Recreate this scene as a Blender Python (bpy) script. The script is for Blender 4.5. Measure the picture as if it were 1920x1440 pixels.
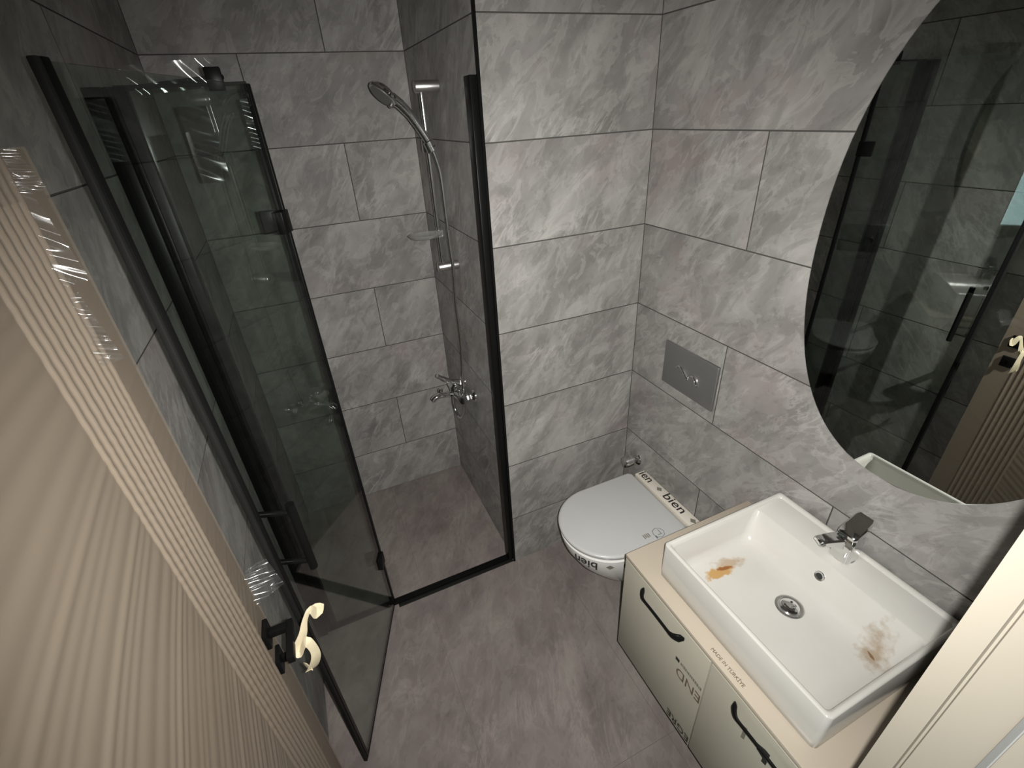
import bpy, bmesh, math, random
from mathutils import Vector, Matrix
random.seed(7)
scene = bpy.context.scene
for o in list(bpy.data.objects): bpy.data.objects.remove(o)
COL = scene.collection

# ------------------------------------------------------------------ camera
YAW, PITCH, ROLL, FPX = 0.3889, 0.5259, -0.0613, 882.7
CAM = Vector((-1.1358, -1.4187, 1.8534))
cy_, sy_, cp_, sp_ = math.cos(YAW), math.sin(YAW), math.cos(PITCH), math.sin(PITCH)
fwd = Vector((sy_*cp_, cy_*cp_, -sp_)); rgt = Vector((cy_, -sy_, 0)); upv = rgt.cross(fwd)
r2 = rgt*math.cos(ROLL)+upv*math.sin(ROLL); u2 = -rgt*math.sin(ROLL)+upv*math.cos(ROLL)
cam = bpy.data.cameras.new('camera'); cam.sensor_fit = 'HORIZONTAL'; cam.sensor_width = 36
cam.lens = FPX/1920*36; cam.clip_start = 0.01
camo = bpy.data.objects.new('camera', cam); COL.objects.link(camo)
M = Matrix((r2, u2, -fwd)).transposed().to_4x4(); M.translation = CAM; camo.matrix_world = M
scene.camera = camo
# ------------------------------------------------------------------ world, flash, exposure
w = bpy.data.worlds.new('world'); scene.world = w; w.use_nodes = True
w.node_tree.nodes['Background'].inputs[0].default_value = (0, 0, 0, 1)
w.node_tree.nodes['Background'].inputs[1].default_value = 0
fl = bpy.data.lights.new('phone_flash_offscreen', 'SPOT'); fl.energy = 136; fl.color = (1, .98, .945)
fl.spot_size = math.radians(125); fl.spot_blend = 1; fl.shadow_soft_size = .006
flo = bpy.data.objects.new('phone_flash_offscreen', fl); COL.objects.link(flo)
MF = (Matrix.Rotation(math.radians(-3), 3, u2) @ Matrix.Rotation(math.radians(-4.5), 3, r2) @ Matrix((r2, u2, -fwd)).transposed()).to_4x4(); MF.translation = CAM + r2*.028 + u2*.004; flo.matrix_world = MF
vs = scene.view_settings; vs.view_transform = 'Standard'; vs.look = 'None'; vs.gamma = 1; vs.use_curve_mapping = False
vs.exposure = 0.0

# ------------------------------------------------------------------ material helpers
def srgb(r, g, b):
    f = lambda c: (c/255/12.92) if c/255 <= .04045 else ((c/255+.055)/1.055)**2.4
    return (f(r), f(g), f(b), 1)
def mat(name):
    m = bpy.data.materials.new(name); m.use_nodes = True
    return m, m.node_tree, m.node_tree.nodes['Principled BSDF']
def N(nt, t, **kw):
    n = nt.nodes.new(t)
    for k, v in kw.items():
        if k in n.inputs: n.inputs[k].default_value = v
        else: setattr(n, k, v)
    return n
def ramp(nt, src, stops, interp='LINEAR'):
    n = nt.nodes.new('ShaderNodeValToRGB'); n.color_ramp.interpolation = interp
    e = n.color_ramp.elements
    while len(e) < len(stops): e.new(.5)
    for i, (p, c) in enumerate(stops):
        e[i].position = p; e[i].color = c if len(c) == 4 else (*c, 1)
    nt.links.new(src, n.inputs[0]); return n
def plain(name, col, rough=.4, metal=0, spec=.5, noise=.06, scale=9, bump=0, coat=0):
    m, nt, b = mat(name)
    tc = N(nt, 'ShaderNodeTexCoord'); nz = N(nt, 'ShaderNodeTexNoise', Scale=scale, Detail=6)
    nt.links.new(tc.outputs['Object'], nz.inputs['Vector'])
    c = Vector(col[:3])
    rp = ramp(nt, nz.outputs['Fac'], [(.3, tuple(c*(1-noise))), (.7, tuple(c*(1+noise)))])
    nt.links.new(rp.outputs[0], b.inputs['Base Color'])
    b.inputs['Roughness'].default_value = rough; b.inputs['Metallic'].default_value = metal
    b.inputs['Specular IOR Level'].default_value = spec; b.inputs['Coat Weight'].default_value = coat
    if bump:
        bp = N(nt, 'ShaderNodeBump', Strength=bump, Distance=.002); nt.links.new(nz.outputs['Fac'], bp.inputs['Height'])
        nt.links.new(bp.outputs[0], b.inputs['Normal'])
    return m
def stone(name, dark, mid, light, pink, ang=50, rough=.55, amt=1.0, rnd=True):
    m, nt, b = mat(name); L = nt.links.new
    tc = N(nt, 'ShaderNodeTexCoord'); oi = N(nt, 'ShaderNodeObjectInfo'); ge = N(nt, 'ShaderNodeNewGeometry')
    mul = N(nt, 'ShaderNodeVectorMath', operation='MULTIPLY'); mul.inputs[1].default_value = (37, 53, 71)
    L(oi.outputs['Random'], mul.inputs[0])
    add = N(nt, 'ShaderNodeVectorMath', operation='ADD')
    if rnd: L(tc.outputs['Object'], add.inputs[0]); L(mul.outputs[0], add.inputs[1])
    else: L(ge.outputs['Position'], add.inputs[0])
    rot = N(nt, 'ShaderNodeMapping', vector_type='POINT'); rot.inputs['Rotation'].default_value = (0, 0, math.radians(-ang)); L(add.outputs[0], rot.inputs[0])
    def noise(scale, aniso, det, ro, dist):
        st = N(nt, 'ShaderNodeMapping'); st.inputs['Scale'].default_value = (1, aniso, 1); L(rot.outputs[0], st.inputs[0])
        n = N(nt, 'ShaderNodeTexNoise', Scale=scale, Detail=det, Roughness=ro, Distortion=dist); L(st.outputs[0], n.inputs['Vector']); return n
    def over(prev, fac, col, blend='MIX'):
        mx = N(nt, 'ShaderNodeMix', data_type='RGBA', blend_type=blend); L(fac, mx.inputs[0]); L(prev, mx.inputs[6])
        if isinstance(col, tuple): mx.inputs[7].default_value = col
        else: L(col, mx.inputs[7])
        return mx.outputs[2]
    def mult(a_, b_):
        q = N(nt, 'ShaderNodeMath', operation='MULTIPLY'); L(a_, q.inputs[0]); L(b_, q.inputs[1]); return q.outputs[0]
    n1 = noise(3.0, 1.9, 8, .58, .4)
    c = ramp(nt, n1.outputs['Fac'], [(.30, dark), (.5, mid), (.70, light)]).outputs[0]
    n2 = N(nt, 'ShaderNodeTexNoise', Scale=3.4, Detail=4, Roughness=.5); L(add.outputs[0], n2.inputs['Vector'])
    c = over(c, ramp(nt, n2.outputs['Fac'], [(.52, (0, 0, 0)), (.72, (.7,)*3)]).outputs[0], pink)
    # leaf-like lighter and darker flakes with a crisp side
    n5 = noise(8.5, 1.8, 6, .6, .9)
    c = over(c, ramp(nt, n5.outputs['Fac'], [(.50, (0, 0, 0)), (.53, (.30*amt,)*3), (.66, (0.06,)*3)]).outputs[0], tuple(min(1, q*1.22) for q in light[:3])+(1,))
    n6 = noise(6.0, 2.0, 6, .62, .8)
    c = over(c, ramp(nt, n6.outputs['Fac'], [(.36, (.36*amt,)*3), (.44, (.26*amt,)*3), (.475, (0, 0, 0))]).outputs[0], tuple(q*.82 for q in dark[:3])+(1,))
    # a few pale wisps running diagonally
    n3 = noise(2.6, 3.4, 7, .64, 1.1)
    mk = N(nt, 'ShaderNodeTexNoise', Scale=4.0, Detail=3); L(add.outputs[0], mk.inputs['Vector'])
    fw = mult(ramp(nt, n3.outputs['Fac'], [(.465, (0, 0, 0)), (.505, (.45*amt,)*3), (.55, (0, 0, 0))]).outputs[0], ramp(nt, mk.outputs['Fac'], [(.48, (0, 0, 0)), (.62, (1, 1, 1))]).outputs[0])
    c = over(c, fw, tuple(min(1, q*1.38) for q in light[:3])+(1,))
    n4 = noise(30, 1.6, 3, .6, .2)
    c2 = ramp(nt, n4.outputs['Fac'], [(.3, (.8, .8, .8)), (.42, (1, 1, 1))])
    one = N(nt, 'ShaderNodeValue'); one.outputs[0].default_value = .7
    c = over(c, one.outputs[0], c2.outputs[0], 'MULTIPLY')
    L(c, b.inputs['Base Color'])
    b.inputs['Roughness'].default_value = rough; b.inputs['Specular IOR Level'].default_value = .22
    bp = N(nt, 'ShaderNodeBump', Strength=.25, Distance=.004); L(n5.outputs['Fac'], bp.inputs['Height']); L(bp.outputs[0], b.inputs['Normal'])
    return m
def glassy(name, tint, refl=1.0, rough=0.0, diffuse=0, dcol=(1, 1, 1, 1), bump=0, bscale=60, ior=1.5):
    m, nt, b = mat(name); L = nt.links.new; nt.nodes.remove(b); out = nt.nodes['Material Output']
    tr = N(nt, 'ShaderNodeBsdfTransparent'); tr.inputs[0].default_value = tint
    gl = N(nt, 'ShaderNodeBsdfGlossy'); gl.inputs['Roughness'].default_value = rough; gl.inputs[0].default_value = (refl, refl, refl, 1)
    fr = N(nt, 'ShaderNodeFresnel'); ge = N(nt, 'ShaderNodeNewGeometry')
    mr = N(nt, 'ShaderNodeMapRange'); mr.inputs[3].default_value = ior; mr.inputs[4].default_value = 1/ior   # no total reflection at the far face of a pane
    L(ge.outputs['Backfacing'], mr.inputs[0]); L(mr.outputs[0], fr.inputs[0])
    last = tr
    if diffuse:
        d = N(nt, 'ShaderNodeBsdfDiffuse'); d.inputs[0].default_value = dcol
        mxd = N(nt, 'ShaderNodeMixShader'); mxd.inputs[0].default_value = diffuse
        L(tr.outputs[0], mxd.inputs[1]); L(d.outputs[0], mxd.inputs[2]); last = mxd
    mx = N(nt, 'ShaderNodeMixShader'); L(fr.outputs[0], mx.inputs[0]); L(last.outputs[0], mx.inputs[1]); L(gl.outputs[0], mx.inputs[2])
    if bump:
        tc = N(nt, 'ShaderNodeTexCoord'); nz = N(nt, 'ShaderNodeTexNoise', Scale=bscale, Detail=3)
        L(tc.outputs['Object'], nz.inputs['Vector']); bp = N(nt, 'ShaderNodeBump', Strength=bump, Distance=.003)
        L(nz.outputs['Fac'], bp.inputs['Height']); L(bp.outputs[0], gl.inputs['Normal'])
    L(mx.outputs[0], out.inputs[0]); return m
def emit(name, col, s):
    m, nt, b = mat(name); nt.nodes.remove(b); e = N(nt, 'ShaderNodeEmission'); e.inputs[0].default_value = col; e.inputs[1].default_value = s
    nt.links.new(e.outputs[0], nt.nodes['Material Output'].inputs[0]); return m

MT = {}
MT['tile'] = stone('grey_stone_tile', srgb(112, 110, 107), srgb(134, 132, 129), srgb(157, 155, 151), srgb(141, 130, 129))
MT['floor'] = stone('floor_stone', srgb(108, 100, 97), srgb(127, 118, 115), srgb(142, 136, 129), srgb(131, 119, 118), ang=62, amt=.7, rnd=False)
MT['grout'] = plain('grout', srgb(78, 76, 73), .9, noise=.05)
MT['floor_grout'] = plain('floor_grout', srgb(122, 113, 110), .9, noise=.05)
MT['ceiling'] = plain('ceiling_paint', srgb(215, 212, 206), .9, noise=.02)
MT['hallpaint'] = plain('hall_paint', srgb(205, 200, 192), .9, noise=.02)
MT['hallfloor'] = plain('hall_floor', srgb(150, 130, 108), .5, noise=.1, scale=4)
MT['black'] = plain('black_aluminium', (.006, .006, .006, 1), .34, spec=.10, noise=.1)
MT['seal'] = plain('dark_rubber_seal', (.014, .014, .013, 1), .6, spec=.15, noise=.1)
MT['glass'] = glassy('smoked_glass', (.855, .885, .865, 1))
MT['film'] = glassy('clear_film', (.97, .97, .97, 1), rough=.13, diffuse=.02, dcol=(.8, .8, .8, 1), ior=1.6)
MT['chrome'] = plain('chrome', (.78, .78, .78, 1), .09, metal=1, noise=.02)
MT['satin'] = plain('satin_metal', (.62, .61, .60, 1), .33, metal=1, noise=.02)
MT['greychrome'] = plain('matt_grey_plate', (.20, .20, .195, 1), .42, metal=.55, noise=.03)
MT['clearplastic'] = glassy('clear_plastic', (.86, .86, .84, 1), rough=.1, diffuse=.18, dcol=(.6, .6, .58, 1))
MT['ceramic'] = plain('toilet_ceramic', srgb(226, 226, 222), .12, noise=.01, coat=.3)
MT['lid'] = plain('toilet_lid', srgb(192, 192, 190), .3, noise=.01)
MT['deck'] = plain('ceramic_cream', srgb(216, 210, 198), .2, noise=.02)
MT['cream'] = plain('cream_laminate', srgb(172, 168, 153), .32, noise=.025, scale=3)
MT['creamtop'] = plain('cream_worktop', srgb(178, 167, 151), .35, noise=.03, scale=3)
MT['jamb'] = plain('cream_frame', srgb(144, 137, 125), .38, noise=.02, scale=3)
MT['taupe'] = plain('taupe_door', srgb(104, 91, 76), .45, noise=.05, scale=3)
MT['ink'] = plain('black_print', (.02, .02, .018, 1), .6, noise=.1)
MT['inkgrey'] = plain('grey_print', srgb(120, 118, 106), .6, noise=.1)
MT['inkbrown'] = plain('brown_print', srgb(104, 92, 76), .6, noise=.1)
MT['inkblue'] = plain('pale_print', srgb(120, 126, 132), .6, noise=.1)
MT['tape'] = plain('masking_tape', srgb(206, 194, 164), .8, noise=.05, scale=60, bump=.3)
MT['rubbergrey'] = plain('grey_gasket', srgb(140, 140, 138), .6, noise=.03)
MT['window'] = emit('daylight_pane', (.72, .95, 1, 1), 6.5)
m, nt, b = mat('mirror_silver'); b.inputs['Base Color'].default_value = (.74, .78, .755, 1); b.inputs['Metallic'].default_value = 1; b.inputs['Roughness'].default_value = .004; MT['mirror'] = m
# basin: white ceramic with rust stains and grime
def basin_mat():
    m, nt, b = mat('basin_ceramic'); L = nt.links.new
    tc = N(nt, 'ShaderNodeTexCoord')
    def blob(c, s, ang, col, lo, hi, seed, prev):
        mp = N(nt, 'ShaderNodeMapping', vector_type='TEXTURE'); mp.inputs['Location'].default_value = c
        mp.inputs['Rotation'].default_value = (0, 0, ang); mp.inputs['Scale'].default_value = s; L(tc.outputs['Object'], mp.inputs[0])
        ln = N(nt, 'ShaderNodeVectorMath', operation='LENGTH'); L(mp.outputs[0], ln.inputs[0])
        nz = N(nt, 'ShaderNodeTexNoise', Scale=48+seed, Detail=5); L(tc.outputs['Object'], nz.inputs['Vector'])
        hl = N(nt, 'ShaderNodeMath', operation='MULTIPLY'); L(ln.outputs['Value'], hl.inputs[0]); hl.inputs[1].default_value = .4
        ad = N(nt, 'ShaderNodeMath', operation='MULTIPLY_ADD'); L(nz.outputs['Fac'], ad.inputs[0]); ad.inputs[1].default_value = .8; L(hl.outputs[0], ad.inputs[2])
        f = ramp(nt, ad.outputs[0], [(lo, (1, 1, 1)), (hi, (0, 0, 0))])
        mx = N(nt, 'ShaderNodeMix', data_type='RGBA'); L(f.outputs[0], mx.inputs[0]); L(prev, mx.inputs[6]); mx.inputs[7].default_value = col
        return mx.outputs[2]
    nz = N(nt, 'ShaderNodeTexNoise', Scale=4, Detail=4); L(tc.outputs['Object'], nz.inputs['Vector'])
    c = ramp(nt, nz.outputs['Fac'], [(.35, srgb(200, 198, 192)), (.7, srgb(192, 189, 182))]).outputs[0]
    c = blob((-.262, -.822, .71), (.052, .017, .3), math.radians(-10), srgb(172, 156, 136), .60, .84, 4, c)
    c = blob((-.305, -.834, .71), (.058, .017, .3), math.radians(-4), srgb(178, 142, 90), .62, .77, 0, c)
    c = blob((-.285, -.829, .71), (.034, .007, .3), math.radians(-12), srgb(138, 90, 48), .60, .74, 9, c)
    c = blob((-.165, -1.162, .71), (.05, .03, .3), math.radians(40), srgb(164, 150, 132), .52, .84, 6, c)
    c = blob((-.168, -1.160, .71), (.016, .004, .3), math.radians(70), srgb(124, 98, 74), .60, .72, 11, c)
    L(c, b.inputs['Base Color']); b.inputs['Roughness'].default_value = .16; b.inputs['Coat Weight'].default_value = .2
    return m
MT['basin'] = basin_mat()

# ------------------------------------------------------------------ mesh helpers
class MB:
    def __init__(s): s.v = []; s.f = []
    def add(s, v, f):
        k = len(s.v); s.v += [tuple(p) for p in v]; s.f += [tuple(i+k for i in q) for q in f]; return s
    def box(s, a, b, T=None):
        x0, y0, z0 = a; x1, y1, z1 = b
        x0, x1 = sorted((x0, x1)); y0, y1 = sorted((y0, y1)); z0, z1 = sorted((z0, z1))
        v = [Vector(p) for p in ((x0,y0,z0),(x1,y0,z0),(x1,y1,z0),(x0,y1,z0),(x0,y0,z1),(x1,y0,z1),(x1,y1,z1),(x0,y1,z1))]
        if T: v = [T @ p for p in v]
        return s.add(v, [(0,3,2,1),(4,5,6,7),(0,1,5,4),(1,2,6,5),(2,3,7,6),(3,0,4,7)])
    def loft(s, loops, cap0=True, cap1=True, closed=True):
        n = len(loops[0]); v = [p for l in loops for p in l]; f = []
        for i in range(len(loops)-1):
            for j in range(n if closed else n-1):
                k = (j+1) % n; f.append((i*n+j, i*n+k, (i+1)*n+k, (i+1)*n+j))
        if cap0: f.append(tuple(range(n-1, -1, -1)))
        if cap1: f.append(tuple((len(loops)-1)*n+j for j in range(n)))
        return s.add(v, f)
    def tube(s, path, rad, n=12, cap=True, flat=None):
        P = [Vector(p) for p in path]; loops = []
        if not hasattr(rad, '__len__'): rad = [rad]*len(P)
        ref = None
        for i, p in enumerate(P):
            t = (P[min(i+1, len(P)-1)]-P[max(i-1, 0)]).normalized()
            if ref is None:
                ref = Vector((0, 0, 1)) if abs(t.z) < .9 else Vector((1, 0, 0))
                if flat: ref = Vector(flat)
            a = (ref-t*ref.dot(t)).normalized(); bb = t.cross(a); ref = a
            r = rad[i]; ra, rb = (r if hasattr(r, '__len__') else (r, r))
            loops.append([p+a*ra*math.cos(2*math.pi*k/n)+bb*rb*math.sin(2*math.pi*k/n) for k in range(n)])
        return s.loft(loops, cap, cap)
    def lathe(s, prof, origin, axis, n=24):
        ax = Vector(axis).normalized(); ref = Vector((0, 0, 1)) if abs(ax.z) < .9 else Vector((1, 0, 0))
        a = ax.cross(ref).normalized(); bb = ax.cross(a); o = Vector(origin)
        return s.loft([[o+ax*h+(a*math.cos(2*math.pi*k/n)+bb*math.sin(2*math.pi*k/n))*r for k in range(n)] for r, h in prof])
def link(name, me, material, parent=None, smooth=None, bevel=0, seg=2):
    o = bpy.data.objects.new(name, me); COL.objects.link(o)
    if material is not None and not me.materials: me.materials.append(material)
    if parent is not None:
        o.parent = parent; o.matrix_parent_inverse = Matrix.Translation(-parent.location) if parent.type == 'EMPTY' and parent.parent is None else Matrix()
    return o
def build(name, mb, material, parent=None, smooth=40, bevel=0, seg=2):
    me = bpy.data.meshes.new(name); me.from_pydata(mb.v, [], mb.f); me.update()
    bm = bmesh.new(); bm.from_mesh(me)
    bmesh.ops.remove_doubles(bm, verts=bm.verts, dist=1e-6)
    bmesh.ops.recalc_face_normals(bm, faces=bm.faces)
    if bevel:
        es = [e for e in bm.edges if len(e.link_faces) == 2 and e.calc_face_angle(0) > .6]
        bmesh.ops.bevel(bm, geom=es, offset=bevel, segments=seg, profile=.5, affect='EDGES', clamp_overlap=True)
    bm.to_mesh(me); bm.free()
    if smooth:
        for p in me.polygons: p.use_smooth = True
        me.set_sharp_from_angle(angle=math.radians(smooth))
    if parent is not None and parent.type != 'EMPTY':
        # sub-part of a mesh part: same coordinates as its parent
        o = bpy.data.objects.new(name, me); COL.objects.link(o); me.materials.append(material); o.parent = parent; return o
    return link(name, me, material, parent)
def tag(o, label=None, cat=None, group=None, kind=None):
    if label: o['label'] = label
    if cat: o['category'] = cat
    if group: o['group'] = group
    if kind: o['kind'] = kind
    return o
def thing(name, label, cat, loc, group=None):
    o = bpy.data.objects.new(name, None); o.empty_display_size = .05; COL.objects.link(o); o.location = loc
    return tag(o, label, cat, group)
def rrect(x0, x1, y0, y1, z, r, n=6):
    pts = []
    for cx, cy, a0 in ((x1-r, y1-r, 0), (x0+r, y1-r, 90), (x0+r, y0+r, 180), (x1-r, y0+r, 270)):
        for i in range(n+1):
            a = math.radians(a0+90*i/n); pts.append(Vector((cx+r*math.cos(a), cy+r*math.sin(a), z)))
    return pts
def text_mesh(txt, size, extrude=.0004, bold=0.0):
    cu = bpy.data.curves.new('t', 'FONT'); cu.body = txt; cu.size = size; cu.extrude = extrude; cu.offset = bold
    o = bpy.data.objects.new('t', cu); COL.objects.link(o)
    dg = bpy.context.evaluated_depsgraph_get(); dg.update()
    me = bpy.data.meshes.new_from_object(o.evaluated_get(dg)); bpy.data.objects.remove(o); bpy.data.curves.remove(cu)
    return me
def put_text(name, txt, size, origin, xd, yd, material, parent, sx=1, bold=0, warp=None):
    me = text_mesh(txt, size, bold=bold); X = Vector(xd).normalized(); Y = Vector(yd).normalized(); Z = X.cross(Y); O = Vector(origin)
    for v in me.vertices:
        c = v.co.copy()
        v.co = warp(c.x*sx, c.y, c.z) if warp else O+X*c.x*sx+Y*c.y+Z*c.z
    me.materials.clear(); me.materials.append(material); me.update()
    o = bpy.data.objects.new(name, me); COL.objects.link(o); o.parent = parent
    if parent.type == 'EMPTY': o.matrix_parent_inverse = Matrix.Translation(-parent.location)
    return o
def poly(name, pts, thick, nrm, material, parent):
    n = Vector(nrm); mb = MB(); mb.loft([[Vector(p) for p in pts], [Vector(p)+n*thick for p in pts]])
    return build(name, mb, material, parent, smooth=0)

# ------------------------------------------------------------------ room shell
W, D, LX, YF, HZ = .598, .792, 1.4835, -1.33, 2.55
ZJ = [0, .275, .575, .875, 1.175, 1.475, 1.775, 2.075, 2.375, HZ]
TILES = {}
def tile_mesh(w, h, t=.006, c=.0005, material='tile'):
    key = (round(w, 4), round(h, 4), material)
    if key in TILES: return TILES[key]
    me = bpy.data.meshes.new('tile')
    a, b_ = w/2, h/2
    v = [(-a,-b_,-t),(a,-b_,-t),(a,b_,-t),(-a,b_,-t),(-a,-b_,-c),(a,-b_,-c),(a,b_,-c),(-a,b_,-c),(-a+c,-b_+c,0),(a-c,-b_+c,0),(a-c,b_-c,0),(-a+c,b_-c,0)]
    f = [(3,2,1,0),(0,1,5,4),(1,2,6,5),(2,3,7,6),(3,0,4,7),(4,5,9,8),(5,6,10,9),(6,7,11,10),(7,4,8,11),(8,9,10,11)]
    me.from_pydata(v, [], f); me.materials.append(MT[material]); me.materials.append(MT['grout' if material == 'tile' else 'floor_grout']); me.update()
    for i in range(9): me.polygons[i].material_index = 1; TILES[key] = me
    return me
def tiled(parent, origin, ud, vd, rows, cuts, ulen, gap=.0028, material='tile', holes=None):
    """rows: list of v joints; cuts(i) -> inner u joints of row i"""
    O = Vector(origin); U = Vector(ud); V = Vector(vd); Nn = U.cross(V)
    R = Matrix((U, V, Nn)).transposed().to_4x4()
    for i in range(len(rows)-1):
        us = [0]+sorted(c for c in cuts(i) if .02 < c < ulen-.02)+[ulen]
        for j in range(len(us)-1):
            u0, u1, v0, v1 = us[j], us[j+1], rows[i], rows[i+1]
            if holes and holes(u0, u1, v0, v1): continue
            o = bpy.data.objects.new('tile', tile_mesh(u1-u0-gap, v1-v0-gap, material=material)); COL.objects.link(o)
            o.parent = parent
            MM = R.copy(); MM.translation = O+U*(u0+u1)/2+V*(v0+v1)/2; o.matrix_world = MM
def shell(name, a, b, label, cat, m='grout'):
    return tag(build(name, MB().box(a, b), MT[m], smooth=0), label, cat, kind='structure')
B = .0028   # joint depth
wr = shell('wall_right', (B, .12, 0), (.13, YF-.14, HZ), 'grey stone-look tiled wall behind toilet, basin and mirror', 'wall')
tiled(wr, (0, 0, 0), (0, -1, 0), (0, 0, 1), ZJ, lambda i: [.455] if i % 2 == 1 else [.896], -YF)
wb = shell('wall_back', (-W+.003, B, 0), (B, .12, HZ), 'grey tiled wall between shower recess and toilet corner', 'wall')
tiled(wb, (-W, 0, 0), (1, 0, 0), (0, 0, 1), ZJ, lambda i: [], W)
ws = shell('wall_shower_side', (-W+B, .003, 0), (-W+.12, D+.1, HZ), 'grey tiled side wall of shower recess carrying the riser rail', 'wall')
tiled(ws, (-W, D, 0), (0, -1, 0), (0, 0, 1), ZJ, lambda i: [], D)
wd = shell('wall_shower_back', (-LX-.1, D+B, 0), (-W+.12, D+.13, HZ), 'grey tiled rear wall of shower recess', 'wall')
# parity as measured: z .275-.575, .875-1.175, 1.475-1.775, 2.075-2.375 carry the joint at x=-.893
tiled(wd, (-LX, D, 0), (1, 0, 0), (0, 0, 1), ZJ, lambda i: [LX-.893] if i % 2 == 1 else [LX-1.191], LX-W)
wl = shell('wall_left', (-LX-B, D+.1, 0), (-LX-.13, YF-.14, HZ), 'grey tiled wall behind open door and folded glass', 'wall')
tiled(wl, (-LX, YF, 0), (0, 1, 0), (0, 0, 1), ZJ, lambda i: [.41, 1.31] if i % 2 == 0 else [.86, 1.76], D-YF)
# front wall with the doorway x -1.45 .. -.65
JX, LJ, DT = -.65, -1.452, 2.02
mb = MB(); mb.box((JX+.012, YF+B-.006, 0), (.05, YF-.14, HZ)); mb.box((LJ, YF+B-.006, DT+.04), (JX+.012, YF-.14, HZ)); mb.box((-LX-.05, YF+B-.006, 0), (LJ-.012, YF-.14, HZ))
wf = tag(build('wall_front', mb, MT['grout'], smooth=0), 'tiled wall around the entrance doorway', 'wall', kind='structure')
tiled(wf, (0, YF, 0), (-1, 0, 0), (0, 0, 1), ZJ, lambda i: [.3], -(JX+.05))
ce = shell('ceiling', (-LX-.1, D+.1, HZ), (.1, YF-.14, HZ+.08), 'plain white painted ceiling of the bathroom', 'ceiling', 'ceiling')
fo = shell('floor', (-LX-.05, D+.05, -.1), (.05, YF-.02, -.0015), 'grey brown stone-look tiled floor', 'floor', 'floor_grout')
tiled(fo, (-LX, YF, 0), (1, 0, 0), (0, 1, 0), [0, .45, 1.35], lambda i: [.46, 1.06], LX, gap=.0004, material='floor')
tiled(fo, (-LX, YF+1.35, 0), (1, 0, 0), (0, 1, 0), [0, .30, D-YF-1.35], lambda i: [.455], LX-W, gap=.0004, material='floor')
# black metal corner trim on the outer tile corner
tag(build('trim_1', MB().box((-W-.0035, -.0035, 0), (-W+.005, .005, HZ)), MT['black'], smooth=0), 'thin black metal edge trim on outer tile corner by the shower', 'trim', kind='structure')
# hallway behind the camera (seen only in reflections)
hf = shell('floor_hall', (-3.6, YF-.02, -.1), (1.2, -3.2, 0), 'brown floor of the hallway outside the doorway', 'floor', 'hallfloor')
hw = shell('wall_hall', (-3.6, -3.2, 0), (1.2, -3.3, HZ), 'plain painted far wall of the hallway', 'wall', 'hallpaint')
hr = shell('wall_hall_right', (1.2, YF-.14, 0), (1.3, -3.3, HZ), 'plain painted end wall of the hallway', 'wall', 'hallpaint')
hc = shell('ceiling_hall', (-3.6, YF-.14, HZ), (1.2, -3.3, HZ+.08), 'plain ceiling of the hallway', 'ceiling', 'ceiling')
hs = shell('wall_hall_side', (-3.6, YF-.04, 0), (-LX-.13, YF-.14, HZ), 'plain painted hallway wall beside the doorway', 'wall', 'hallpaint')
ht = shell('wall_hall_east', (.13, YF-.04, 0), (1.2, YF-.14, HZ), 'plain painted hallway wall next to the bathroom', 'wall', 'hallpaint')
mb = MB(); mb.box((-3.7, YF-.14, 0), (-3.6, -1.60, HZ)); mb.box((-3.7, -2.50, 0), (-3.6, -3.3, HZ)); mb.box((-3.7, -1.60, 0), (-3.6, -2.50, .40)); mb.box((-3.7, -1.60, 2.1), (-3.6, -2.50, HZ))
he = tag(build('wall_hall_window', mb, MT['hallpaint'], smooth=0), 'hallway end wall around a bright window', 'wall', kind='structure')
wnd = build('window_hall_offscreen', MB().box((-3.66, -1.60, .40), (-3.65, -2.50, 2.1)), MT['window'], smooth=0)
tag(wnd, 'bright daylight window at the end of the hallway', 'window', kind='structure')
mb = MB()
for a, b in (((-3.66,-1.58,.38),(-3.59,-1.62,2.12)),((-3.66,-2.48,.38),(-3.59,-2.52,2.12)),((-3.66,-1.62,.38),(-3.59,-2.48,.42)),((-3.66,-1.62,2.08),(-3.59,-2.48,2.12))): mb.box(a, b)
build('window_frame', mb, MT['ceiling'], wnd, smooth=0)

# ------------------------------------------------------------------ door frame (trim)
mb = MB()
def jamb_prof(sx, x):     # profile in x,y of the right jamb, sx flips for the left one
    p = [(0.014, YF+.0), (0, YF-.002), (0, YF-.0255), (.007, YF-.0265), (.007, YF-.0285), (0, YF-.0305), (0, YF-.070), (-.013, YF-.076), (-.013, YF-.148), (.02, YF-.148)]
    return [(x+sx*a, b) for a, b in p]
for nm, sx, x in (('trim_2', 1, JX), ('trim_3', -1, LJ)):
    pr = jamb_prof(sx, x); mb = MB()
    mb.loft([[Vector((a, b, z)) for a, b in pr] for z in (0, DT)])
    o = build(nm, mb, MT['jamb'], smooth=0)
    tag(o, 'cream door jamb with grooved rebate beside the basin' if sx == 1 else 'cream door jamb on the hinge side of wrapped door', 'door frame', kind='structure')
    g = MB(); g.loft([[Vector((x+sx*a, b, z)) for a, b in ((.001, YF-.069), (-.006, YF-.0695), (-.012, YF-.0745), (-.012, YF-.077), (.001, YF-.077))] for z in (0, DT-.01)])
    build('gasket', g, MT['rubbergrey'], o, smooth=0)
o = tag(build('trim_4', MB().box((LJ-.02, YF, DT), (JX+.02, YF-.148, DT+.04)), MT['jamb'], smooth=0), 'cream door frame head over the doorway', 'door frame', kind='structure')

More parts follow.
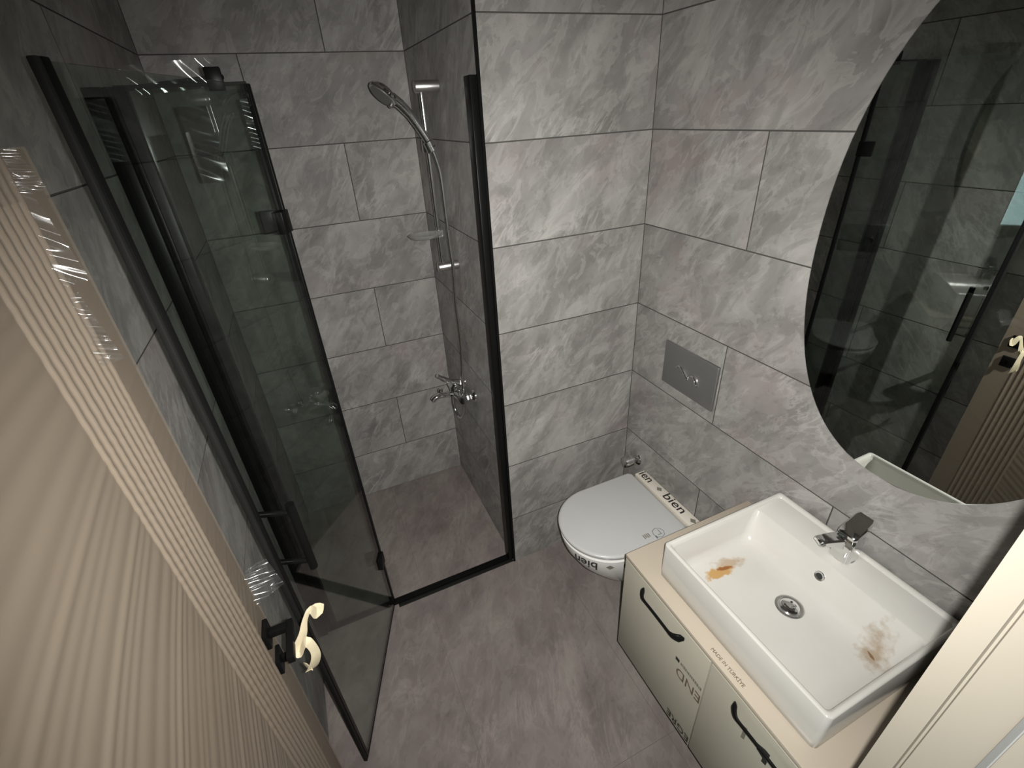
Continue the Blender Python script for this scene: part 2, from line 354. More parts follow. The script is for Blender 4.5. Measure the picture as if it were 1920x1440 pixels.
# ------------------------------------------------------------------ shower enclosure
YG = .03
se = thing('shower_enclosure', 'smoked glass shower enclosure with black profiles, its door swung open', 'shower screen', (-1.165, YG, 0))
TOP = 1.942
build('wall_profile', MB().box((-W-.024, .004, .012), (-W-.0002, .05, TOP)), MT['black'], se, bevel=.002)
pl = build('wall_profile', MB().box((-LX+.0002, .000, .012), (-1.447, .055, TOP)).box((-1.4475, .012, .012), (-1.408, .05, TOP)), MT['black'], se, bevel=.0025)
build('cover_strip', MB().box((-1.441, .008, .014), (-1.431, .0125, TOP-.002)), MT['black'], pl, bevel=.002)
build('threshold_rail', MB().box((-LX+.001, .018, 0), (-W-.001, .044, .014)), MT['black'], se, bevel=.003)
build('silicone_bead', MB().box((-1.15, .0, 0), (-W-.004, .018, .004)), MT['seal'], se, bevel=.0015)
fp = build('fixed_pane', MB().box((-1.43, YG-.003, .014), (-1.182, YG+.003, TOP-.004)), MT['glass'], se, smooth=0)
build('edge_seal', MB().box((-1.183, YG-.007, .014), (-1.168, YG+.007, TOP-.002)), MT['seal'], fp, bevel=.002)
HA = Vector((-1.165, YG, 0)); HB = Vector((-1.368, -.507, 0)); TD = (HB-HA).normalized(); ND = Vector((-TD.y, TD.x, 0))
if ND.x < 0: ND = -ND          # points into the room
TM = Matrix((TD, ND, Vector((0, 0, 1)))).transposed().to_4x4(); TM.translation = HA
def sbox(a, b, k0, k1):      # box in door coordinates; k0/k1: how far its inner/outer edge follows the lean of the free edge
    mb = MB().box(a, b); mb.v = [tuple(TM @ Vector((x+.027*(z/TOP)*(k0 if abs(x-a[0]) < 1e-6 else k1), y, z))) for x, y, z in mb.v]; return mb
dp = build('door_pane', sbox((.014, -.003, .016), (.570, .003, TOP-.004), 0, 1), MT['glass'], se, smooth=0)
build('edge_seal', MB().box((.001, -.006, .016), (.015, .006, TOP-.002), TM), MT['black'], dp, bevel=.0015)
build('edge_seal', sbox((.5695, -.007, .016), (.5825, .007, TOP), 1, 1), MT['black'], dp, bevel=.002)
build('magnet_seal', sbox((.5827, -.006, .016), (.592, .006, TOP), 1, 1), MT['seal'], dp, bevel=.002)
build('bottom_seal', MB().box((.002, -.004, .008), (.569, .004, .0155), TM), MT['black'], dp, smooth=0)
hm = MB()
for z in (1.090, .930):
    hm.tube([TM @ Vector((.535, -.045, z)), TM @ Vector((.535, .045, z))], .007, 12)
for s in (-1, 1):
    hm.tube([TM @ Vector((.535, s*.045, .905)), TM @ Vector((.535, s*.045, 1.115))], .010, 14)
build('handle', hm, MT['black'], dp)
for z in (1.632, .312):
    hb = build('hinge', MB().box((-1.226, YG-.013, z-.028), (-1.172, YG+.013, z+.028)).box((.004, -.013, z-.028), (.052, .013, z+.028), TM), MT['black'], se, bevel=.002)
    build('hinge_pin', MB().tube([HA+Vector((-.003, -.004, z-.03)), HA+Vector((-.003, -.004, z+.03))], .007, 12), MT['seal'], hb)
sb = build('stabiliser_bar', MB().tube([(-1.4825, .27, 1.95), (-1.215, YG, 1.955)], .006, 10), MT['black'], se)
build('clamp', MB().box((-1.248, YG-.014, 1.928), (-1.214, YG+.014, 1.974)), MT['black'], sb, bevel=.002)
build('top_edge_rail', MB().box((-1.43, YG-.005, TOP-.004), (-1.168, YG+.005, TOP+.003)), MT['seal'], se, bevel=.001)
# leftover crinkled wrapping film on the glass
def crinkle(name, O, U, V, Nn, nu, nv, fn, material, parent):
    O, U, V, Nn = Vector(O), Vector(U), Vector(V), Vector(Nn); v = []; f = []
    for i in range(nu+1):
        for j in range(nv+1):
            a, b = i/nu, j/nv; v.append(O+U*a+V*b+Nn*fn(a, b))
    for i in range(nu):
        for j in range(nv):
            k = i*(nv+1)+j; f.append((k, k+nv+1, k+nv+2, k+1))
    mb = MB(); mb.add(v, f); o = build(name, mb, material, parent, smooth=180)
    return o
def wob(seed, amp, fu, fv):
    rnd = random.Random(seed); T = [(rnd.uniform(.5, 1)*fu, rnd.uniform(.4, 1)*fv, rnd.uniform(0, 6.3), rnd.uniform(.3, 1)/(1+k*.35)) for k in range(9)]
    return lambda a, b: amp*sum(w_*math.sin(6.283*(x*a+y*b)+p) for x, y, p, w_ in T)
tag(crinkle('wrapping_film', (-1.325, YG-.008, 1.74), (.062, 0, 0), (0, 0, .16), (0, -1, 0), 24, 90, wob(3, .0011, 1.2, 7), MT['film'], se), 'crinkled clear wrapping film')
tag(crinkle('wrapping_film', (-1.40, YG+.01, 1.925), (.17, -.008, .012), (0, -.012, .055), (0, -1, 0), 50, 16, wob(5, .0022, 5, 1.5), MT['film'], se), 'loose strip of clear film over the top edge')
tag(crinkle('wrapping_film', (-1.192, YG-.010, 1.80), (.022, 0, 0), (0, 0, .11), (0, -1, 0), 10, 50, wob(8, .0008, .6, 6), MT['film'], se), 'clear film on the hinge edge')
tag(crinkle('wrapping_film', (-1.482, -.003, 1.80), (.035, 0, 0), (0, 0, .12), (0, -1, 0), 10, 50, wob(11, .0013, .6, 6), MT['film'], se), 'clear film on the wall profile')

# ------------------------------------------------------------------ shower rail set
YR, XR = .383, -.660
sr = thing('shower_rail', 'chrome shower riser rail with satin brackets on shower side wall', 'shower rail', (-W, YR, 1.30))
for z in (1.937, 1.335):
    build('bracket', MB().lathe([(.0165, 0), (.0185, .001), (.0185, .080), (.0165, .0825)], (-W-.0003, YR, z), (-1, 0, 0), 20), MT['satin'], sr)
build('rail', MB().tube([(XR, YR, 1.345), (XR, YR, 1.927)], .0085, 16), MT['chrome'], sr)
sl = build('slider', MB().lathe([(.0185, 0), (.0205, .004), (.0205, .038), (.0185, .042)], (XR, YR, 1.742), (0, 0, 1), 20), MT['chrome'], sr)
build('holder_cup', MB().lathe([(.015, 0), (.0185, .003), (.0175, .034), (.013, .037)], (-.652, .358, 1.744), (-.4, 0, 1), 18), MT['chrome'], sl)
build('knob', MB().lathe([(.011, 0), (.013, .003), (.013, .014), (.010, .017)], (XR, YR+.012, 1.763), (0, 1, 0), 16), MT['chrome'], sl)
# clear soap dish clipped on the rail
loops = []
def dish(z, s, o=0):
    return [Vector((XR-.052+(.066*s)*math.cos(a), YR-.006+(.044*s)*math.sin(a), z)) for a in [2*math.pi*k/36 for k in range(36)]]
mb = MB(); mb.loft([dish(1.452, .62), dish(1.456, .82), dish(1.468, 1.0), dish(1.4695, .96), dish(1.459, .80), dish(1.456, .60)], True, True)
mb.box((XR-.012, YR-.012, 1.452), (XR+.014, YR+.012, 1.476))
build('soap_dish', mb, MT['clearplastic'], sr)
# hand shower
hs_ = thing('hand_shower', 'chrome hand shower head resting in the rail slider', 'hand shower', (-.652, .358, 1.745))
hp = [Vector((-.652, .358, 1.750)), Vector((-.662, .359, 1.775)), Vector((-.684, .361, 1.815)), Vector((-.711, .361, 1.857)), Vector((-.738, .362, 1.888)), Vector((-.766, .363, 1.910))]
build('grip', MB().tube(hp, [.0105, .0125, .0135, .0145, .0165, .018], 16), MT['chrome'], hs_)
hc_ = Vector((-.788, .362, 1.922)); hax = Vector((-.66, -.20, -.72)).normalized()
build('spray_head', MB().lathe([(.006, -.020), (.026, -.016), (.042, -.007), (.047, .002), (.046, .007), (.041, .010)], hc_, hax, 28), MT['chrome'], hs_)
sf = build('spray_face', MB().lathe([(.040, .0095), (.0395, .0125), (.010, .0135)], hc_, hax, 28), MT['greychrome'], hs_)
build('selector_knob', MB().lathe([(.007, .006), (.008, .008), (.007, .018), (.004, .020)], hc_+Vector((.026, 0, -.026)), hax, 14), MT['satin'], hs_)
# hose
def spline(P, n=14):
    P = [Vector(p) for p in P]; Q = [P[0]*2-P[1]]+P+[P[-1]*2-P[-2]]; out = []
    for i in range(1, len(Q)-2):
        for k in range(n):
            t = k/n; a, b, c, d = Q[i-1], Q[i], Q[i+1], Q[i+2]
            out.append(.5*((2*b)+(-a+c)*t+(2*a-5*b+4*c-d)*t*t+(-a+3*b-3*c+d)*t**3))
    out.append(P[-1]); return out
hz = [(-.651, .358, 1.745), (-.642, .358, 1.715), (-.633, .358, 1.66), (-.632, .355, 1.55), (-.632, .350, 1.42), (-.631, .346, 1.33), (-.636, .352, 1.20), (-.634, .355, 1.02), (-.640, .362, .86), (-.640, .385, .70), (-.646, .42, .60), (-.654, .47, .565), (-.660, .51, .60), (-.660, .512, .66), (-.655, .50, .712)]
hl = spline(hz, 16)
tag(build('shower_hose', MB().tube(hl, [.0062 if i % 2 else .0070 for i in range(len(hl))], 10), MT['chrome'], smooth=80), 'flexible chrome shower hose hanging from slider to mixer', 'hose')
# mixer
ZM = .735
sm = thing('shower_mixer', 'chrome wall mounted shower mixer tap with single lever', 'mixer tap', (-W, .425, ZM))
for y in (.350, .500):
    fl_ = build('wall_flange', MB().lathe([(.031, 0), (.031, .004), (.024, .014), (.015, .018)], (-W-.0003, y, ZM), (-1, 0, 0), 24), MT['chrome'], sm)
    build('inlet_nut', MB().lathe([(.014, .016), (.019, .020), (.019, .040), (.016, .044)], (-W, y, ZM), (-1, 0, 0), 6), MT['chrome'], sm)
build('body', MB().lathe([(.017, 0), (.021, .006), (.022, .05), (.026, .07), (.026, .12), (.022, .14), (.021, .184), (.017, .19)], (-.658, .330, ZM), (0, 1, 0), 20), MT['chrome'], sm)
build('cartridge_dome', MB().lathe([(.024, -.01), (.025, .022), (.022, .034), (.013, .040)], (-.662, .425, ZM+.006), (-.25, 0, 1), 22), MT['chrome'], sm)
build('lever', MB().tube(spline([(-.645, .425, ZM+.047), (-.680, .425, ZM+.062), (-.715, .425, ZM+.086), (-.740, .425, ZM+.108)], 6), [(.013, .020)]*6+[(.010, .016)]*7+[(.008, .012)]*6, 12), MT['chrome'], sm)
build('spout', MB().tube(spline([(-.662, .425, ZM-.006), (-.71, .425, ZM+.000), (-.755, .425, ZM+.002), (-.778, .425, ZM-.012)], 6), [(.014, .017)]*6+[(.012, .015)]*13, 14), MT['chrome'], sm)
build('hose_outlet', MB().lathe([(.011, 0), (.013, .004), (.013, .026), (.010, .030)], (-.655, .50, ZM-.040), (0, 0, 1), 12), MT['chrome'], sm)
build('diverter_knob', MB().lathe([(.006, 0), (.006, .012), (.010, .014), (.010, .026), (.006, .030)], (-.735, .425, ZM+.008), (0, 0, 1), 14), MT['chrome'], sm)

# ------------------------------------------------------------------ toilet
TY = -.318
tl = thing('toilet', 'white wall hung toilet with closed lid beneath the flush plate', 'toilet', (0, TY, .09))
def dsec(xr, xf, hw, z, a=.185, n=40, rc=0.012):
    a = min(a, abs(xf-xr)*.8); xm = xf+a; pts = [Vector((xr, TY-hw+rc, z)), Vector((xr-rc, TY-hw, z))]
    for k in range(5): pts.append(Vector((xr-rc+(xm-xr+rc)*(k+1)/6, TY-hw, z)))
    for k in range(n+1):
        t = math.pi*k/n; pts.append(Vector((xm-a*math.sin(t), TY-hw*math.cos(t), z)))
    for k in range(5): pts.append(Vector((xm+(xr-rc-xm)*(k+1)/6, TY+hw, z)))
    pts += [Vector((xr-rc, TY+hw, z)), Vector((xr, TY+hw-rc, z))]
    return pts
XB = -.0005
mb = MB(); mb.loft([dsec(XB, -.17, .095, .09), dsec(XB, -.215, .112, .095), dsec(XB, -.30, .128, .13), dsec(XB, -.385, .146, .20), dsec(XB, -.45, .163, .28), dsec(XB, -.488, .176, .35), dsec(XB, -.500, .180, .39), dsec(XB, -.502, .181, .408), dsec(XB, -.496, .176, .412)])
bowl = build('bowl', mb, MT['ceramic'], tl, smooth=50)
mb = MB(); mb.loft([dsec(-.085, -.494, .174, .4125), dsec(-.085, -.500, .178, .416), dsec(-.085, -.500, .178, .424), dsec(-.085, -.497, .175, .426)])
build('seat', mb, MT['lid'], tl, smooth=50)
mb = MB(); mb.loft([dsec(-.072, -.503, .180, .427), dsec(-.071, -.507, .184, .430), dsec(-.071, -.508, .185, .438), dsec(-.073, -.505, .182, .4425), dsec(-.078, -.497, .175, .4445)])
lid = build('lid', mb, MT['lid'], tl, smooth=50)
dk = build('rear_deck', MB().box((-.054, TY-.172, .4118), (-.0008, TY+.172, .436)), MT['deck'], tl, bevel=.004)
build('hinge_bar', MB().tube([(-.066, TY-.150, .420), (-.066, TY+.150, .420)], .008, 12), MT['deck'], tl)
# printed protective tape lettering
put_text('lettering', 'ien', .054, (-.040, -.152, .4365), (0, -1, 0), (1, 0, 0), MT['ink'], dk, sx=1.1, bold=.0003)
put_text('lettering', 'bien', .054, (-.040, -.308, .4365), (0, -1, 0), (1, 0, 0), MT['ink'], dk, sx=1.3, bold=.0003)
for y in (-.274, -.474):
    poly('diamond_mark', [(-.024+a*.012, y+b_*.015, .4362) for a, b_ in ((1, 0), (0, 1), (-1, 0), (0, -1))], .0005, (0, 0, 1), MT['inkgrey'], dk)
def onbowl(u, v):          # u: distance along the front rim towards the wall-mounted basin, v: below the rim
    z = .398-v; xf, hw = -.5015, .1815; a = .185; t = u
    return Vector((xf+a-a*math.sin(t), TY-hw*math.cos(t), z))
def text_on_bowl(txt, t0, size):
    # upside-down print following the front of the bowl
    me = text_mesh(txt, size, bold=.0006)
    for v in me.vertices:
        x, y, zz = v.co
        t = t0-x/.185*-1
        nrm = Vector((-math.sin(max(0, t)), -math.cos(max(0, t)), 0)); p = onbowl(t, 0) if t > 0 else onbowl(0, 0)+Vector((-t*.185, 0, 0)); p.z = .366+y*-1+.030
        s = max(0, (.408-p.z)/.10); p = p+nrm*(.0016+zz-.0)-nrm*(.0065*s*s+.004*s)
        v.co = p
    me.flip_normals(); me.materials.clear(); me.materials.append(MT['ink']); me.update()
    o = bpy.data.objects.new('lettering', me); COL.objects.link(o); o.parent = bowl
    return o
text_on_bowl('bien', .74, .058)
text_on_bowl('bien', -.30, .058)
def bowl_pt(t, z):
    nrm = Vector((-math.sin(t), -math.cos(t), 0)); q = max(0, (.408-z)/.10); p = onbowl(t, 0); p.z = z
    return p+nrm*(.0016-.0065*q*q-.004*q)
mb = MB(); dm = [bowl_pt(.50+a, .381+b_) for a, b_ in ((.09, 0), (0, .012), (-.09, 0), (0, -.012))]
mb.add(dm, [(0, 1, 2, 3)]); build('diamond_mark', mb, MT['inkgrey'], bowl, smooth=0)
# round quality mark printed on the lid
mb = MB(); ring = [[Vector((-.185+r*math.cos(a), -.466+r*math.sin(a), .4446+h)) for a in [2*math.pi*k/8 for k in range(8)]] for r, h in ((.024, 0), (.024, .0004), (.0215, .0004), (.0215, 0))]
mb.loft(ring, False, False); mb.box((-.193, -.476, .4446), (-.175, -.473, .4450)); mb.box((-.180, -.473, .4446), (-.177, -.452, .4450)); mb.box((-.208, -.488, .4446), (-.202, -.474, .4450))
build('lid_mark', mb, MT['inkblue'], lid, smooth=0)
mb = MB()
for k in range(4): mb.box((-.248+k*.0075, -.470+.002*(k % 2), .4446), (-.244+k*.0075, -.450, .4449))
build('lid_mark', mb, MT['inkgrey'], lid, smooth=0)

# flush plate
fpn = thing('flush_plate', 'matt grey flush plate with chrome wave buttons above toilet', 'flush plate', (0, -.317, 1.005))
pb = build('plate', MB().box((-.0002, -.445, .923), (-.009, -.190, 1.092)), MT['greychrome'], fpn, bevel=.003, seg=3)
build('plate_rim', MB().box((-.0002, -.448, .920), (-.0035, -.187, 1.095)), MT['satin'], fpn, bevel=.001)
build('wave_button', MB().tube([Vector((-.0105, -.262, 1.012)), Vector((-.0105, -.272, 1.024)), Vector((-.0105, -.285, 1.024)), Vector((-.0105, -.300, 1.012)), Vector((-.0105, -.316, .996)), Vector((-.0105, -.325, .992))], [(0.0035, 0.005), (0.004, 0.0063), (0.004, 0.0069), (0.004, 0.0075), (0.004, 0.0075), (0.003, 0.005)], 10), MT['chrome'], fpn)
build('wave_button', MB().tube([Vector((-.0105, -.322, .998)), Vector((-.0105, -.332, 1.010)), Vector((-.0105, -.346, 1.016)), Vector((-.0105, -.360, 1.010)), Vector((-.0105, -.368, .996)), Vector((-.0105, -.370, .984))], [(0.003, 0.0037), (0.004, 0.0056), (0.004, 0.0075), (0.005, 0.01), (0.006, 0.0112), (0.003, 0.005)], 10), MT['chrome'], fpn)

# angle valve beside the toilet
av = thing('angle_valve', 'small chrome angle valve in the corner behind toilet', 'valve', (0, -.085, .46))
build('wall_rosette', MB().lathe([(.032, 0), (.032, .004), (.022, .012)], (-.0003, -.088, .462), (-1, 0, 0), 22), MT['chrome'], av)
build('valve_body', MB().lathe([(.012, .006), (.013, .035), (.013, .05)], (0, -.088, .462), (-1, 0, 0), 16), MT['chrome'], av)
build('valve_knob', MB().lathe([(.020, .030), (.0255, .034), (.0265, .058), (.0235, .072), (.014, .076)], (0, -.088, .462), (-1, 0, 0), 20), MT['chrome'], av)
build('outlet', MB().tube([(-.03, -.088, .462), (-.03, -.088, .432)], .008, 12), MT['chrome'], av)

# ------------------------------------------------------------------ vanity unit
VX, VY0, VY1, VZ0, VZ1 = -.488, -.654, -1.322, .250, .690
va = thing('vanity_cabinet', 'cream wall hung vanity cabinet with two doors under the white basin', 'cabinet', (-.24, -.99, VZ0))
build('body', MB().box((-.0005, VY1, VZ0+.002), (VX+.019, VY0-.001, VZ1-.016)), MT['cream'], va, bevel=.001)
top = build('worktop', MB().box((-.0005, VY1, VZ1-.0155), (VX-.0005, VY0, VZ1)), MT['creamtop'], va, bevel=.002)
build('shadow_gap_rail', MB().box((VX+.010, VY1, VZ1-.022), (VX+.019, VY0-.002, VZ1-.0158)), MT['cream'], va, smooth=0)
def bow_handle(y0, y1, z, parent):
    P = []; Rr = []
    for k in range(25):
        t = k/24; e = min(t, 1-t)*2
        d = .003+.024*(1-(1-min(1, e*2.6))**2)
        P.append(Vector((VX-.0005-d, y0+(y1-y0)*t, z+.003*math.sin(math.pi*t))))
        wd_ = .0045+.0125*max(0, 1-e*2.3)**1.0; th = .0035+.004*max(0, 1-e*3)
        if k in (0, 24): wd_ *= .35; th *= .4
        Rr.append((wd_, th))
    return build('handle', MB().tube(P, Rr, 12, flat=(0, 0, 1)), MT['black'], parent, smooth=60)
for y0, y1, h0, h1 in ((VY0-.0015, -.9985, -.748, -.915), (-1.0015, VY1+.0015, -1.082, -1.245)):
    dr = build('door', MB().box((VX+.0185, y1, VZ0), (VX, y0, VZ1-.018)), MT['cream'], va, bevel=.0015)
    bow_handle(h0, h1, .645, dr)
    if y0 > -.9:
        d1 = dr
    else: d2 = dr
# printed film lettering (upside down as on the photo)
put_text('lettering', 'END', .052, (VX-.0004, -1.000, .5105), (0, 1, 0), (0, 0, -1), MT['inkbrown'], d1, sx=.88)
put_text('lettering', 'EGRE', .040, (VX-.0004, -.9975, .2865), (0, 1, 0), (0, 0, -1), MT['ink'], d1, sx=.98)
mb = MB(); mb.box((VX-.0001, -.913, .530), (VX-.0006, -.899, .543)); build('print_mark', mb, MT['ink'], d1, smooth=0)
mb = MB(); y = -.918; rr = random.Random(2)
while y > -.992:
    wdt = rr.uniform(.002, .0055); h = rr.choice((.010, .012, .012)); mb.box((VX-.0001, y-wdt, .532), (VX-.0005, y, .532+h)); y -= wdt+.0016
build('print_mark', mb, MT['inkgrey'], d1, smooth=0)
put_text('lettering', 'MADE IN TÜRKİYE', .0125, (-.4755, -.980, VZ1+.0003), (0, -1, 0), (1, 0, 0), MT['inkbrown'], top, sx=.95)
px = VX-.0001
poly('print_mark', [(px, -1.155, .583), (px, -1.158, .589), (px, -1.176, .586), (px, -1.184, .583), (px, -1.184, .566), (px, -1.173, .563), (px, -1.173, .577)], .0005, (-1, 0, 0), MT['ink'], d2)
poly('print_mark', [(px, -1.155, .604), (px, -1.172, .613), (px, -1.184, .614), (px, -1.184, .602), (px, -1.177, .596)], .0005, (-1, 0, 0), MT['ink'], d2)
poly('print_mark', [(px, -1.117, .604), (px, -1.125, .608), (px, -1.126, .560), (px, -1.117, .554)], .0005, (-1, 0, 0), MT['inkgrey'], d2)

# ------------------------------------------------------------------ basin
BX0, BX1, BY0, BY1, BZ0, BZ1 = -.446, -.008, -1.231, -.752, .6905, .815
bs = thing('wash_basin', 'white rectangular countertop wash basin with rust stain inside', 'basin', (-.227, -.99, BZ0))
mb = MB(); i1 = .010
L_ = [rrect(BX0+.004, BX1-.002, BY0+.004, BY1-.004, BZ0, .012), rrect(BX0+.001, BX1-.001, BY0+.001, BY1-.001, BZ0+.003, .012),
      rrect(BX0, BX1, BY0, BY1, BZ0+.03, .012), rrect(BX0, BX1, BY0, BY1, BZ1-.004, .012), rrect(BX0+.0012, BX1-.0012, BY0+.0012, BY1-.0012, BZ1-.001, .011), rrect(BX0+.004, BX1-.004, BY0+.004, BY1-.004, BZ1, .010),
      rrect(BX0+.009, BX1-.010, BY0+.009, BY1-.009, BZ1, .010), rrect(BX0+.012, BX1-.013, BY0+.012, BY1-.012, BZ1-.002, .010), rrect(BX0+.0135, BX1-.016, BY0+.0135, BY1-.0135, BZ1-.007, .010),
      rrect(BX0+.0145, -.112, BY0+.0145, BY1-.0145, BZ1-.009, .014), rrect(BX0+.016, -.117, BY0+.016, BY1-.016, BZ1-.013, .016), rrect(BX0+.022, -.140, BY0+.022, BY1-.022, BZ0+.045, .024),
      rrect(BX0+.027, -.147, BY0+.027, BY1-.027, BZ0+.030, .030), rrect(BX0+.040, -.160, BY0+.040, BY1-.040, BZ0+.020, .034), rrect(BX0+.07, -.185, BY0+.075, BY1-.075, BZ0+.017, .04), rrect(-.252, -.196, -1.018, -.962, BZ0+.0145, .027)]
mb.loft(L_); bw = build('bowl', mb, MT['basin'], bs, smooth=50)
dr_ = (-.224, -.990, BZ0+.0145)
dn = build('drain', MB().lathe([(.030, .0004), (.034, .001), (.0345, .003), (.031, .0045), (.026, .0035), (.0235, .002)], dr_, (0, 0, 1), 32), MT['satin'], bs)
build('drain_plug', MB().lathe([(.0225, .002), (.023, .005), (.020, .0075), (.008, .0085)], dr_, (0, 0, 1), 28), MT['chrome'], dn)
mb = MB()
for k in range(3): 
    a = 2*math.pi*k/3+.4; mb.lathe([(.003, .0083), (.003, .0090)], (dr_[0]+.012*math.cos(a), dr_[1]+.012*math.sin(a), dr_[2]), (0, 0, 1), 8)
build('drain_slot', mb, MT['ink'], dn)
ov = Vector((-.1285, -.985, .767)); oax = Vector((-.96, 0, .27))
of = build('overflow_ring', MB().lathe([(.0125, -.004), (.0135, .002), (.0125, .0035), (.0085, .0032), (.0080, .001)], ov, oax, 22), MT['chrome'], bs)
build('overflow_hole', MB().lathe([(.0085, .0005), (.0085, .0016)], ov, oax, 18), MT['ink'], of)

# faucet
FX, FY, FZ = -.058, -.985, BZ1-.0085
fc = thing('basin_tap', 'chrome single lever basin tap on rear ledge of basin', 'tap', (FX, FY, FZ))
build('base_ring', MB().lathe([(.027, 0), (.027, .003), (.024, .005)], (FX, FY, FZ), (0, 0, 1), 28), MT['chrome'], fc)
mb = MB(); mb.loft([rrect(FX-.027, FX+.025, FY-.025, FY+.025, FZ+.004, .008), rrect(FX-.0265, FX+.0245, FY-.0245, FY+.0245, FZ+.04, .008), rrect(FX-.027, FX+.0245, FY-.0245, FY+.0245, FZ+.076, .008), rrect(FX-.023, FX+.021, FY-.021, FY+.021, FZ+.082, .007)])
build('body', mb, MT['chrome'], fc, smooth=45)
TR = Matrix.Translation((FX, FY, FZ)) @ Matrix.Rotation(math.radians(-24), 4, 'Z')      # spout swivelled slightly away from the door
def bar(secs, e, TR=TR):
    return [[TR @ Vector((x, y, z)) for y, z in ((-hw, zl), (-hw, zh-e), (-hw+e, zh), (hw-e, zh), (hw, zh-e), (hw, zl))] for x, hw, zl, zh in secs]
mb = MB(); mb.loft(bar(((-.010, .017, .040, .076), (-.040, .0165, .050, .074), (-.066, .0155, .054, .070), (-.078, .0145, .054, .067), (-.082, .012, .055, .063)), .004))
sp = build('spout', mb, MT['chrome'], fc, smooth=40)
ap = TR @ Vector((-.066, 0, .046))
build('aerator', MB().lathe([(.010, 0), (.011, .002), (.011, .010)], ap, (0, 0, 1), 18), MT['satin'], sp)
mb = MB(); mb.loft(bar(((-.028, .020, .083, .090), (-.022, .0235, .083, .096), (.006, .0235, .084, .108), (.026, .0225, .104, .122), (.034, .019, .115, .126)), .003, Matrix.Translation((FX, FY, FZ))))
build('lever', mb, MT['chrome'], fc, smooth=40)

# ------------------------------------------------------------------ mirror
mi = thing('wall_mirror', 'large frameless oval wall mirror hanging above the basin', 'mirror', (0, -.98, 1.05))
def oval(x, s=0):
    P = []
    for k in range(96):
        t = 2*math.pi*k/96; c, s_ = math.cos(t), math.sin(t); e = 2/2.2
        P.append(Vector((x, -.98+(.313-s)*math.copysign(abs(c)**e, c), 1.57+(.522-s)*math.copysign(abs(s_)**e, s_))))
    return P
build('glass', MB().loft([oval(-.016), oval(-.0205), oval(-.0210, .001)]), MT['mirror'], mi, smooth=20)
build('backing', MB().loft([oval(-.0005, .05), oval(-.0158, .05)]), MT['seal'], mi, smooth=20)

# ------------------------------------------------------------------ entrance door wrapped in film
DX, DY0, DY1, DH = -1.412, -1.362, -.615, 1.845
do = thing('door_1', 'taupe ribbed entrance door standing open, wrapped in clear film', 'door', (DX-.02, DY0, 0)); do['kind'] = 'structure'
build('leaf', MB().box((DX-.040, DY0, .008), (DX, DY1, DH)), MT['taupe'], do, bevel=.002)
RIBS = [-.823+.0185*k for k in range(8)]
RM = None
for y in RIBS:
    if RM is None:
        mb = MB(); mb.loft([[Vector((DX-.0005+.0042*math.sin(math.pi*k/6), y-.0034*math.cos(math.pi*k/6), z)) for k in range(7)] for z in (.05, DH-.05)])
        o = build('rib', mb, MT['taupe'], do); RM = o
    else:
        o = RM.copy(); COL.objects.link(o); o.location.y = y-RIBS[0]
rn = random.Random(4)
PL = []; zc = .0
while zc < 2.6:
    st_ = rn.uniform(.013, .034); PL.append((zc, st_, rn.uniform(.35, 1))); zc += st_
def pleat(y, z):
    z0 = z-(.17+max(-.1, min(.5, (1.5-z)*.8)))*(y+.80)
    for c0, s_, a in PL:
        if c0 <= z0 < c0+s_:
            t = (z0-c0)/s_; return a*(math.sin(math.pi*t)**1.6)
    return 0
nzf = wob(21, .0006, 3, 9)
ny, nz_ = 330, 380; v = []; f = []
for i in range(ny+1):
    y = DY0+.002+(DY1-DY0-.001)*i/ny
    rib = max([max(0, 1-((y-r)/.0048)**2) for r in RIBS])
    for j in range(nz_+1):
        z = .02+(DH-.018)*j/nz_
        far = max(0, min(1, (-.66-y)/.12))*.8+.2
        band = max(0, min(1, (y+.838)/.012))*max(0, min(1, (-.676-y)/.012))
        h = .0022+.0030*rib**.7+(.0017*(1-band)*far+.0006*band)*pleat(y, z)+nzf((y-DY0)/.75, z/1.85)*.35*(1-band*.8)
        v.append((DX+max(.0015, h), y, z))
for i in range(ny):
    for j in range(nz_):
        k = i*(nz_+1)+j; f.append((k, k+nz_+1, k+nz_+2, k+1))
m, nt, b = mat('stretch_film'); b.inputs['Base Color'].default_value = srgb(170, 156, 139); b.inputs['Roughness'].default_value = .28; b.inputs['Alpha'].default_value = .5; b.inputs['Specular IOR Level'].default_value = .6
MT['stretch'] = m
mb = MB(); mb.add(v, f); tag(build('stretch_film', mb, MT['stretch'], do, smooth=180), 'pleated clear stretch film')
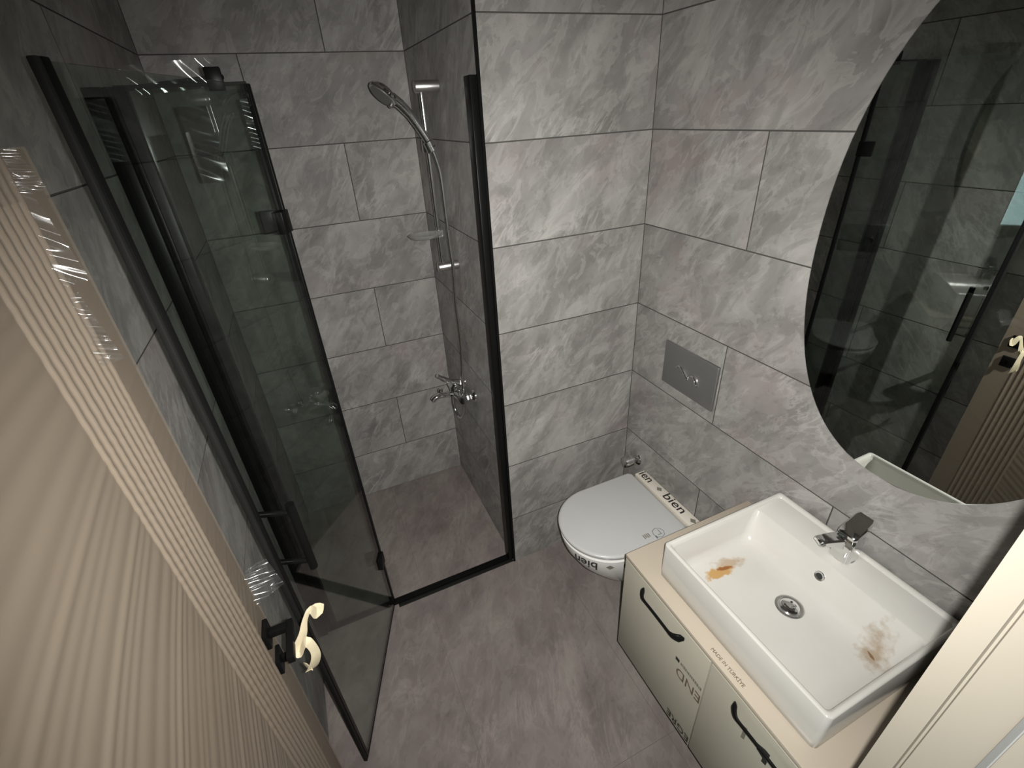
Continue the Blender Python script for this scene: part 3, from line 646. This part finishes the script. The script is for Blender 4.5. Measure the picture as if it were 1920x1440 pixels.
# crumpled film gathered along the leading edge, facing into the doorway
def loose(name, y, z, wd_, hh, seed, tilt, lab, n=(.36, -.90, .20)):
    # sheet standing off the door face
    n = Vector(n).normalized(); U = Vector((.90, .40, tilt)).normalized(); V = n.cross(U).normalized()
    if V.z < 0: V = -V
    O = Vector((DX+.004, y, z))
    o = crinkle(name, O, U*wd_, V*hh, n, 26, 70, wob(seed, .0022, 1.5, 8), MT['film'], do); return tag(o, lab)
loose('loose_film', -.705, 1.70, .026, .125, 31, .1, 'crumpled film fold near the top of the door')
loose('loose_film', -.690, 1.80, .024, .045, 33, .2, 'crumpled film fold at the top corner')
loose('loose_film', -.720, 1.60, .024, .09, 35, .1, 'crumpled film fold beside the ribs')
loose('loose_film', -.632, 1.005, .060, .07, 37, .1, 'film bubble above the handle', (.22, -.68, .70))
# lever handle
HZ_, HY = .948, -.664
hd = build('handle', MB().box((DX+.002, HY-.022, HZ_-.022), (DX+.012, HY+.022, HZ_+.022)).box((DX+.010, HY-.008, HZ_-.008), (DX+.055, HY+.008, HZ_+.008)).box((DX+.044, HY-.080, HZ_-.010), (DX+.058, HY+.010, HZ_+.010)), MT['black'], do, bevel=.002)
build('key_rose', MB().box((DX+.002, HY-.022, HZ_-.112), (DX+.011, HY+.022, HZ_-.068)).box((DX+.011, HY-.004, HZ_-.102), (DX+.035, HY+.004, HZ_-.078)), MT['black'], do, bevel=.002)
# masking tape strip tied on the handle
tp = spline([(-1.295, -0.675, 0.994), (-1.303, -0.68, 0.972), (-1.309, -0.69, 1.002), (-1.324, -0.695, 0.983), (-1.336, -0.7, 0.953), (-1.352, -0.705, 0.926), (-1.351, -0.71, 0.916), (-1.332, -0.715, 0.945), (-1.325, -0.715, 0.912), (-1.33, -0.715, 0.881), (-1.347, -0.71, 0.849), (-1.352, -0.705, 0.866)], 6)
ra = [(.0014, .0095+.0035*math.sin(.21*i+1.3)+(.003 if i > 40 else 0)) for i in range(len(tp))]
ra[0] = ra[-1] = (.001, .005)
tag(build('masking_tape', MB().tube(tp, ra, 10, flat=(.2, -.65, .73)), MT['tape'], smooth=50), 'crumpled strip of cream masking tape tied on the black door handle', 'tape')
